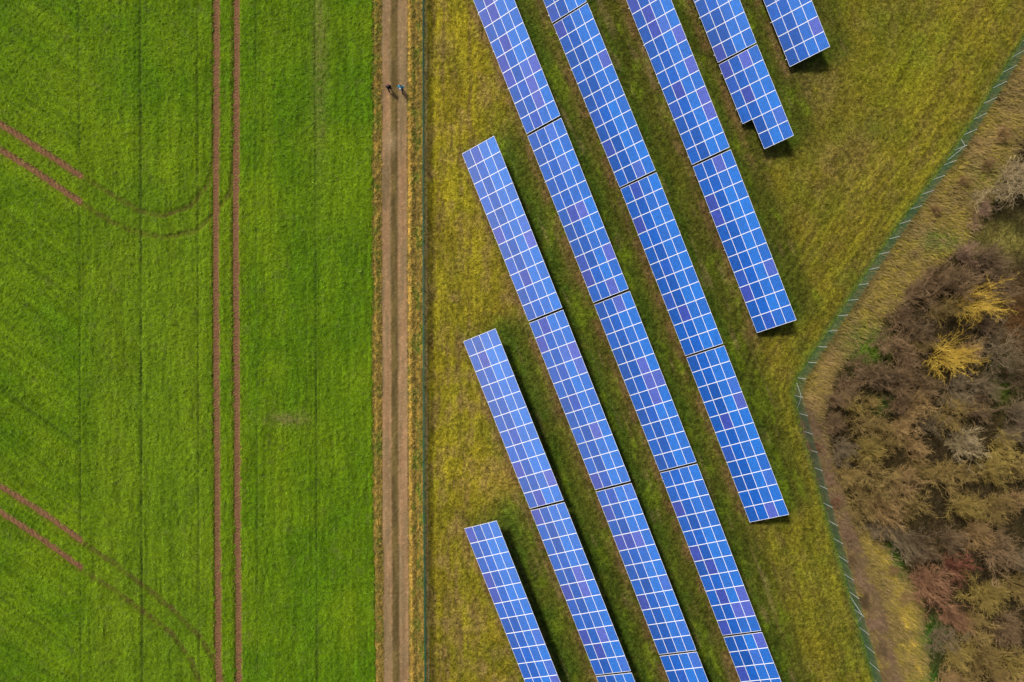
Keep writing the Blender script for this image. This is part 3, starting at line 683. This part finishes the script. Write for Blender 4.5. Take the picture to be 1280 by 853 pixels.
# ------------------------------------------------------------------ the two walkers
def skin_obj(name, verts, edges, radii, material, parent, root=0, sub=2):
    me = bpy.data.meshes.new(name); me.from_pydata([tuple(v) for v in verts], edges, [])
    o = bpy.data.objects.new(name, me); C.objects.link(o); o.modifiers.new('skin', 'SKIN')
    for i, rr in enumerate(radii):
        sv = me.skin_vertices[0].data[i]; sv.radius = rr if isinstance(rr, tuple) else (rr, rr); sv.use_root = (i == root)
    o.modifiers['skin'].use_smooth_shade = True
    s = o.modifiers.new('sub', 'SUBSURF'); s.levels = sub; s.render_levels = sub
    me.materials.append(material); o.parent = parent
    return o
M_skin = noise_mat('skin', (.55,.33,.24), (.60,.37,.27), 20, .5)
def person(loc, heading, h, label, jacket, trousers, hair, hat=None, bag=None, stride=1):
    root = bpy.data.objects.new('person', None); C.objects.link(root); root.location = (*loc, .03); root.rotation_euler = (0, 0, heading)
    k = h/1.75; root.scale = (k, k, k); tag(root, label, 'person', 'two walkers on the dirt road')
    s = stride
    # body faces +Y; left = -x
    V = {'pel':(0,0,.95),'bel':(0,.01,1.10),'che':(0,.0,1.28),'neck0':(0,0,1.44),'neck':(0,.015,1.53),'head0':(0,.03,1.62),'head':(0,.03,1.70)}
    for sd_, n in ((-1,'L'),(1,'R')):
        f = s*sd_*.26
        V['hip'+n] = (sd_*.09,0,.90); V['kne'+n] = (sd_*.095,f*.55+.05,.49); V['ank'+n] = (sd_*.10,f,.10 if f > 0 else .13); V['toe'+n] = (sd_*.11,f+.17,.035)
        V['sho'+n] = (sd_*.18,0,1.42); V['elb'+n] = (sd_*.23,-f*.45-.03,1.14); V['wri'+n] = (sd_*.22,-f*.75+.10,.91); V['pal'+n] = (sd_*.215,-f*.8+.15,.85)
    names = list(V); ix = {n: i for i, n in enumerate(names)}
    Rr = {'pel':(.15,.11),'bel':(.135,.10),'che':(.155,.11),'neck0':(.08,.07),'neck':.052,'head0':(.075,.09),'head':(.072,.092)}
    for n in 'LR':
        Rr['hip'+n] = .09; Rr['kne'+n] = .058; Rr['ank'+n] = .038; Rr['toe'+n] = (.04,.03); Rr['sho'+n] = .055; Rr['elb'+n] = .04; Rr['wri'+n] = .027; Rr['pal'+n] = (.036,.02)
    E = [('pel','bel'),('bel','che'),('che','neck0'),('neck0','neck'),('neck','head0'),('head0','head')]
    for n in 'LR': E += [('pel','hip'+n),('hip'+n,'kne'+n),('kne'+n,'ank'+n),('ank'+n,'toe'+n),('neck0','sho'+n),('sho'+n,'elb'+n),('elb'+n,'wri'+n),('wri'+n,'pal'+n)]
    verts = [V[n] for n in names]; rad_ = [Rr[n] for n in names]; edges = [(ix[a], ix[b]) for a, b in E]
    # five fingers on each hand
    for sd_, n in ((-1,'L'),(1,'R')):
        p = Vector(V['pal'+n])
        for q, (ox, ln) in enumerate(((-.03,.070),(-.010,.082),(.010,.078),(.030,.06))):
            a0 = p+Vector((0, ox, -.02)); a1 = a0+Vector((-sd_*.006, .012, -ln*.55)); a2 = a1+Vector((-sd_*.02, .012, -ln*.45))
            b = len(verts); verts += [tuple(a0), tuple(a1), tuple(a2)]; rad_ += [.009,.009,.008]; edges += [(ix['pal'+n], b), (b, b+1), (b+1, b+2)]
        a0 = p+Vector((-sd_*.02, .035, .02)); a1 = a0+Vector((-sd_*.015, .03, -.03)); b = len(verts); verts += [tuple(a0), tuple(a1)]; rad_ += [.011,.009]; edges += [(ix['pal'+n], b), (b, b+1)]
    skin_obj('body', verts, edges, rad_, M_skin, root)
    # jacket
    jn = ['pel','bel','che','neck0','shoL','elbL','wriL','shoR','elbR','wriR']; ji = {n: i for i, n in enumerate(jn)}
    jr = [(.185,.145),(.17,.135),(.185,.145),(.10,.09),.078,.060,.044,.078,.060,.044]
    jv = [V[n] for n in jn]; jv[0] = (0,0,.90)
    jk = skin_obj('jacket', jv, [(ji[a], ji[b]) for a, b in (('pel','bel'),('bel','che'),('che','neck0'),('neck0','shoL'),('shoL','elbL'),('elbL','wriL'),('neck0','shoR'),('shoR','elbR'),('elbR','wriR'))], jr, jacket, root)
    tn = ['pel','hipL','kneL','ankL','hipR','kneR','ankR']; ti = {n: i for i, n in enumerate(tn)}
    skin_obj('trousers', [V[n] for n in tn], [(ti[a], ti[b]) for a, b in (('pel','hipL'),('hipL','kneL'),('kneL','ankL'),('pel','hipR'),('hipR','kneR'),('kneR','ankR'))], [(.165,.125),.105,.074,.058,.105,.074,.058], trousers, root)
    ms = mat('boot_leather', (.03,.025,.02), .6)
    for n in 'LR':
        a = Vector(V['ank'+n]); t_ = Vector(V['toe'+n]); skin_obj('boot', [a-Vector((0,.05,.045)), a.lerp(t_, .5)-Vector((0,0,.02)), t_+Vector((0,.03,.01))], [(0,1),(1,2)], [.052,(.05,.045),(.045,.032)], ms, root)
    # hair / hat: a cap around the back and the top of the head
    mh = hat or hair
    skin_obj('woolly_hat' if hat else 'hair', [(0,-.035,1.62),(0,-.015,1.72),(0,.02,1.775)], [(0,1),(1,2)], [(.078,.065),(.092,.092),(.075,.08)], mh, root)
    # face
    me = mat('eye', (.02,.015,.01), .3)
    for sd_ in (-1, 1):
        link('eye', MB().bar((sd_*.03,.112,1.665), (sd_*.03,.120,1.665), .010, 8).mesh('eye', [me]), root)
        link('ear', MB().bar((sd_*.074,.03,1.62), (sd_*.080,.02,1.665), .018, 8, .012).mesh('ear', [M_skin]), root)
    link('nose', MB().bar((0,.112,1.66), (0,.135,1.625), .008, 6, .014).mesh('nose', [M_skin]), root)
    link('mouth', MB().box(-.022,.022,.108,.118,1.588,1.596).mesh('mouth', [mat('lips', (.4,.14,.12), .5)]), root)
    if bag is not None:
        o = link('backpack', MB().box(-.11,.11,-.25,-.12,1.0,1.34).mesh('backpack', [bag]), root); bv = o.modifiers.new('b', 'BEVEL'); bv.width = .05; bv.segments = 3
    return root
M_black = noise_mat('black_cloth', (.010,.008,.014), (.020,.014,.026), 9, .8)
M_navy = noise_mat('dark_trousers', (.015,.018,.04), (.025,.03,.06), 9, .8)
M_teal = noise_mat('turquoise_jacket', (.0,.24,.40), (.0,.34,.52), 7, .6)
M_hair = noise_mat('dark_hair', (.03,.02,.015), (.05,.03,.02), 30, .7)
M_pink = noise_mat('plum_knit', (.22,.04,.12), (.28,.06,.16), 30, .9)
M_bag = noise_mat('pale_grey_cloth', (.40,.42,.44), (.5,.52,.54), 12, .8)
person(ground(487.5,113.5), math.radians(200), 1.70, 'person in black jacket and plum hat on the left wheel track of the road', M_black, M_black, M_hair, hat=M_pink, stride=1)
person(ground(503,114.5), math.radians(-18), 1.80, 'person in a turquoise jacket walking on the right wheel track of the road', M_teal, M_navy, M_hair, bag=M_bag, stride=-1)
